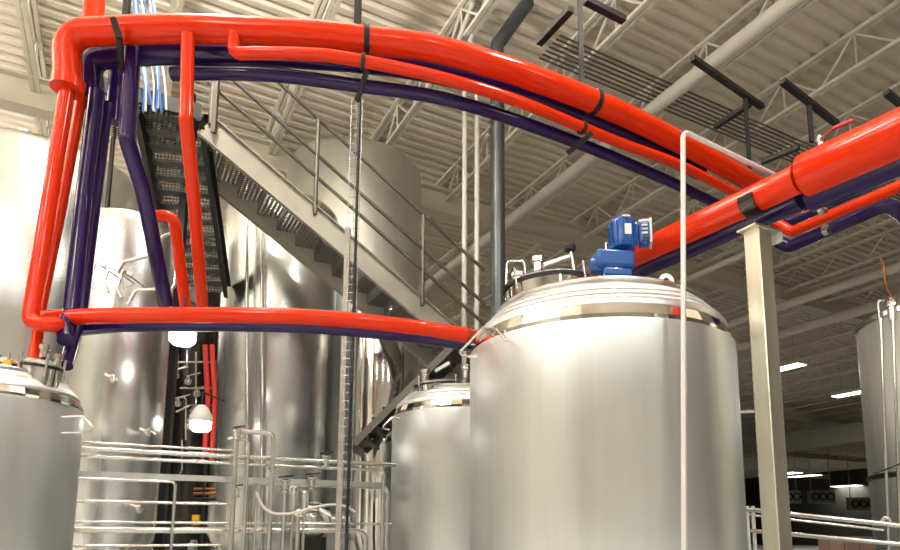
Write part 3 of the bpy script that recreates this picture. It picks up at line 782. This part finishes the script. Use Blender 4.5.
# ================================================================== LEFT RAIL PIPES
base = at(80, 448, 5.2)
def railpt(px, py_ref, off=0.0):
    """point of the vertical plane through base along D2"""
    r = ray(px, py_ref); o_ = Vector((0, 0, EYE)); b_ = base + D1 * off
    t_ = (b_ - o_).dot(D1) / r.dot(D1); return o_ + r * t_
LEFTX = 50
def rl(pts, r, name, m_, label, off=0.0, bend=None, cat='pipe'):
    P_ = [railpt(x, y, off) for x, y in pts]
    return MB().pipe(P_, r, bend or r * 3, 12).build(name, m_, **T(label, cat))
def hz(yl, xr, z=None, off=0.0):
    """left end and right end at one height through (80, yl)"""
    a_ = railpt(80, yl, off); b_ = railpt(xr, yl, off); return a_, Vector((b_.x, b_.y, a_.z))
def hrun(yl, x0, xr, r, name, m_, label, down=None, off=0.0, box=None, cat='pipe'):
    a_ = railpt(80, yl, off); q0 = railpt(x0, yl, off); q1 = railpt(xr, yl, off)
    q0.z = a_.z; q1.z = a_.z
    if box: MB().beam(q0, q1, box[0], box[1]).build(name, m_, **T(label, cat)); return
    P_ = [q0, q1] + ([Vector((q1.x, q1.y, down))] if down is not None else [])
    MB().pipe(P_, r, r * 3.5, 12).build(name, m_, **T(label, cat))
hrun(442, 60, 233, .011, 'tube_run', 'tube', 'thinnest and highest of the horizontal steel tubes at lower left')
hrun(448.5, 60, 396, .021, 'tube_run', 'tube', 'horizontal steel tube second from the top at lower left')
hrun(456, 60, 384, .016, 'tube_run', 'tube', 'horizontal steel tube third from the top, bending down before the small tank', down=0.3)
hrun(474, 60, 384, 0, 'channel_rail', 'steel', 'flat steel channel across the lower left pipes', box=(.03, .05), off=.1, cat='channel')
hrun(478.5, 60, 176, .012, 'tube_run', 'tube', 'horizontal steel tube under the flat channel, turning down midway', down=0.3, off=-.05)
hrun(477, 240, 388, .022, 'tube_run', 'tube', 'steel tube at the right of the loop, bending down by the small tank', down=0.4, off=.22)
hrun(501, 58, 230, .013, 'tube_run', 'tube', 'horizontal steel tube above the bottom channel at lower left')
hrun(522, 55, 392, .012, 'tube_run', 'tube', 'long thin steel tube just above the bottom channel')
hrun(530, 55, 366, .027, 'tube_run', 'tube', 'widest low steel tube, turning down at its right end', down=0.3, off=.08)
hrun(546, 60, 220, .011, 'tube_run', 'tube', 'lowest thin steel tube at the bottom left')
def vert(px, y0, r, name, label, off=0.0, m_='tube'):
    a_ = railpt(px, y0, off); MB().sweep([a_, Vector((a_.x, a_.y, 0))], r, 12).build(name, m_, **T(label, 'pipe'))
a1, a2 = railpt(237, 431, -.12), railpt(274, 431, -.12); a2.z = a1.z
MB().pipe([Vector((a1.x, a1.y, 0)), a1, a2, Vector((a2.x, a2.y, 0))], .021, .05, 14).build('loop_pipe', 'tube', **T('upside down U of steel pipe in front of the tall shiny tank', 'pipe'))
a1, a2 = railpt(225, 438, -.06), railpt(249, 438, -.06); a2.z = a1.z
MB().pipe([a1 + Vector((0, .25, 0)), a1, a2, Vector((a2.x, a2.y, 0))], .014, .04, 12).build('loop_pipe', 'tube', **T('slim steel pipe bent down inside the larger upside down U', 'pipe'))
vert(257, 488, .011, 'upright_tube', 'thin upright tube right of the pipe loop, hose end on top', -.1)
vert(72, 452, .012, 'upright_tube', 'thin upright tube next to the left tank crossing the rails', .06)
vert(285, 492, .022, 'upright_tube', 'short upright tube with valve between loop and wire ladder', -.15)
vert(298, 516, .022, 'upright_tube', 'shortest upright tube under the white hose', -.15)
MB().sweep(spline([railpt(x, y, -.2) for x, y in ((256, 492), (262, 505), (272, 513), (285, 514), (298, 512), (312, 508), (328, 505), (344, 506), (355, 512))]), .012, 10).build(
    'white_hose', 'white_tube', **T('drooping white hose among the valves at bottom centre', 'hose'))
def valve(px, py, off, label, s_=1.0, grip='black'):
    p = railpt(px, py, off); t = thing('valve', p, label, 'valve')
    MB().lathe([(.02 * s_, -.05 * s_), (.035 * s_, -.045 * s_), (.035 * s_, -.03 * s_), (.025 * s_, -.02 * s_), (.025 * s_, .03 * s_), (.038 * s_, .035 * s_), (.038 * s_, .05 * s_), (.015 * s_, .06 * s_)], p, 18).build('body', 'tube', t)
    MB().beam(p + UP * .07 * s_ - Vector((.05 * s_, 0, 0)), p + UP * .075 * s_ + Vector((.06 * s_, 0, .01)), .015, .012).build('lever', grip, t)
valve(237, 493, -.12, 'valve on the left leg of the pipe loop', .8)
valve(285, 487, -.15, 'valve on top of the short upright tube', 1.2)
valve(272, 474, .05, 'valve standing on the channel beside the pipe loop', .7)
valve(312, 484, .0, 'valve with black lever right of the filter canister', 1.2)
valve(326, 462, -.1, 'valve mounted near the beige channel', 1.1)
valve(238, 435, -.2, 'lever valve at the top left corner of the pipe loop', .9)
for px, h_, lab in ((293, .22, 'taller steel filter canister between loop and wire ladder'), (304, .18, 'shorter steel filter canister right of the taller one')):
    p = railpt(px, 510, .0); t = thing('filter_canister', p, lab, 'filter')
    MB().lathe([(0, -.03), (.035, 0), (.04, .03), (.04, h_ - .03), (.03, h_)], p, 24).build('canister', 'steel', t)
    MB().lathe([(.045, h_ - .05), (.048, h_ - .045), (.048, h_ - .02), (.045, h_ - .015)], p, 24).build('clamp_ring', 'tube', t)
    MB().sweep([p - UP * .03, Vector((p.x, p.y, 0))], .015, 10).build('drain_leg', 'tube', t)
# pump-like body low centre
p = railpt(310, 520, .6); t = thing('pump', Vector((p.x, p.y, 0)), 'rounded steel pump body behind the white hose', 'pump')
MB().lathe([(0, -.2), (.13, -.18), (.19, -.06), (.19, .06), (.13, .18), (0, .2)], p, 32, (UP, D1, D2)).build('casing', 'mirror', t)
MB().lathe([(.05, .18), (.05, .4)], p, 20, (UP, D1, D2)).build('shaft_housing', 'steel', t)
MB().box(Vector((p.x, p.y, (p.z - .18) / 2)), (.16, .3, p.z - .16), (D1, D2, UP)).build('pedestal', 'black', t)
# manifold of bent tubes in front of narrow tank
def tubeobj(pts, Y, r, label, m_='tube', b=.04):
    MB().pipe([at(x, y, Y) for x, y in pts], r, b, 12).build('bent_tube', m_, **T(label, 'pipe'))
tubeobj([(128, 305), (136, 290), (174, 289), (177, 262), (176, 235)], 5.6, .014, 'thin steel tube elbowed up beside the short red pipe')
tubeobj([(118, 272), (124, 262), (148, 256), (164, 236), (176, 232)], 5.65, .016, 'thin steel tube slanting up behind the bent purple pipe')
for i, (x, y) in enumerate(((96, 262), (110, 266), (123, 271))):
    p = at(x, y, 5.7); t = thing('sample_cock', p, ['left', 'middle', 'right'][i] + ' one of three slanting steel sample cocks on the narrow tall tank', 'valve')
    MB().pipe([p, p + Vector((-.03, -.02, -.16)), p + Vector((.02, -.02, -.26))], .014, .03, 10).build('body', 'tube', t)
    MB().beam(p + Vector((-.06, 0, .03)), p + Vector((.09, 0, -.04)), .022, .02).build('lever', 'tube', t)
    MB().sweep([p, p + Vector((.0, .42, .0))], .01, 8).build('spigot', 'tube', t)
# round bright work lamps in the gap
for i, (x, y, Y, s_) in enumerate(((183, 331, 5.5, .11), (201, 420, 6.9, .11))):
    p = at(x, y, Y)
    t = thing('work_lamp', p, ['dazzling white work lamp just under the long red pipe', 'dazzling white work lamp lower down in the dark gap'][i], 'lamp')
    MB().lathe([(s_, -.02), (s_ * 1.05, .0), (s_ * 1.05, .04), (s_ * .6, .13), (s_ * .3, .16)], p, 28).build('housing', 'white', t)
    MB().lathe([(0, -.13), (s_ * .7, -.12), (s_ * .95, -.09), (s_ * .98, -.0), (0, .0)], p, 28).build('lens', 'glow', t)
    MB().sweep([p + UP * .15, p + UP * .3, p + Vector((.0, .6, .32))], .012, 8).build('bracket_arm', 'black', t)
# dark frame in the gap with red handles
p = at(206, 500, 7.2); t = thing('gap_stand', Vector((p.x, p.y, 0)), 'dark stand with reddish tubes in the gap between tall tanks', 'stand')
MB().beam(Vector((p.x, p.y, 0)), at(206, 455, 7.2), .03, .03).build('pole', 'black', t)
for yy in (489, 493.5):
    MB().sweep([at(194, yy, 7.2), at(216, yy, 7.2)], .016, 10).build('copper_bar', 'copper', t)
MB().sweep([at(194, 499, 7.2), at(216, 499, 7.2)], .016, 10).build('black_bar', 'black', t)
MB().box(at(196, 520, 7.2), (.07, .05, .11)).build('yellow_tag', 'yellow', t)
for i, px in enumerate((205, 212)):
    MB().sweep([at(px, 345, 7.6), at(px + 3, 400, 7.6), Vector((at(px + 3, 400, 7.6).x, 7.6, 2.4))], .03, 12).build('dark_riser', 'redlabel', **T(
        ['dark red riser tube in the gap, nearer the landing post', 'dark red riser tube in the gap, nearer the shiny tall tank'][i], 'pipe'))

# ================================================================== RIGHT RAIL PIPES
def r3(pts, r, label, m_='tube'):
    MB().pipe([at(x, y, Y) for x, y, Y in pts], r, r * 3, 12).build('rail_tube', m_, **T(label, 'pipe'))
r3([(735, 508, 6.4), (800, 515, 6.1), (886, 524, 5.7), (910, 527, 5.6)], .022, 'upper steel tube rail at lower right')
r3([(742, 514, 6.5), (884, 530, 5.9)], .012, 'thin tube close under the upper rail at lower right')
r3([(745, 530, 6.4), (910, 545, 5.6)], .02, 'lower steel tube rail at lower right')
r3([(730, 412, 6.3), (757, 411, 6.3)], .02, 'short stub pipe between largest tank and square post')
r3([(880, 522, 5.75), (887, 515, 5.7), (893, 527, 5.7)], .016, 'small hooked fitting on the upper right rail')
for i, px in enumerate((746, 752)):
    p = at(px, 506, 6.35 + .1 * i); MB().beam(Vector((p.x, p.y, 0)), p, .035, .035).build('rail_stand', 'steel', **T(
        ['upright support of the right rail, nearer the largest tank', 'upright support of the right rail, nearer the square post'][i], 'support'))

# thin service tubes in the dark gap between the tall tanks
gap = [[(170, 352), (178, 352), (178, 372), (172, 385)], [(187, 350), (187, 366), (170, 372), (166, 398)], [(196, 352), (196, 404), (190, 412)],
       [(168, 400), (186, 396), (186, 440)], [(174, 362), (216, 362)], [(180, 388), (216, 388)], [(176, 412), (190, 405), (214, 405)], [(182, 440), (182, 470), (176, 480)]]
gl = ['hooked thin tube just right of the narrow tall tank, below the work lamp', 'zigzag thin tube in the dark gap', 'straight thin tube dropping to the lower work lamp',
      'thin tube elbow at the lower left of the dark gap', 'highest thin cross tube in the dark gap', 'middle thin cross tube in the dark gap',
      'bent thin cross tube beside the lower work lamp', 'short thin tube low in the dark gap above the rails']
for pts_, lab in zip(gap, gl):
    MB().pipe([at(x, y, 7.9 + .04 * i) for i, (x, y) in enumerate(pts_)], .011, .05, 8).build('service_tube', 'tube', **T(lab, 'pipe'))
for i, (x, y) in enumerate(((176, 374), (188, 380), (197, 392), (178, 402), (188, 424))):
    p = at(x, y, 7.85); t = thing('small_valve', p, ['topmost', 'second', 'third', 'fourth', 'lowest'][i] + ' small steel valve in the dark gap between the tall tanks, counted from above', 'valve')
    MB().lathe([(.015, -.06), (.04, -.04), (.04, .0), (.02, .02), (.02, .06)], p, 12).build('body', 'tube', t)
    MB().beam(p + UP * .05, p + Vector((.14, 0, .09)), .02, .015).build('lever', 'tube', t)
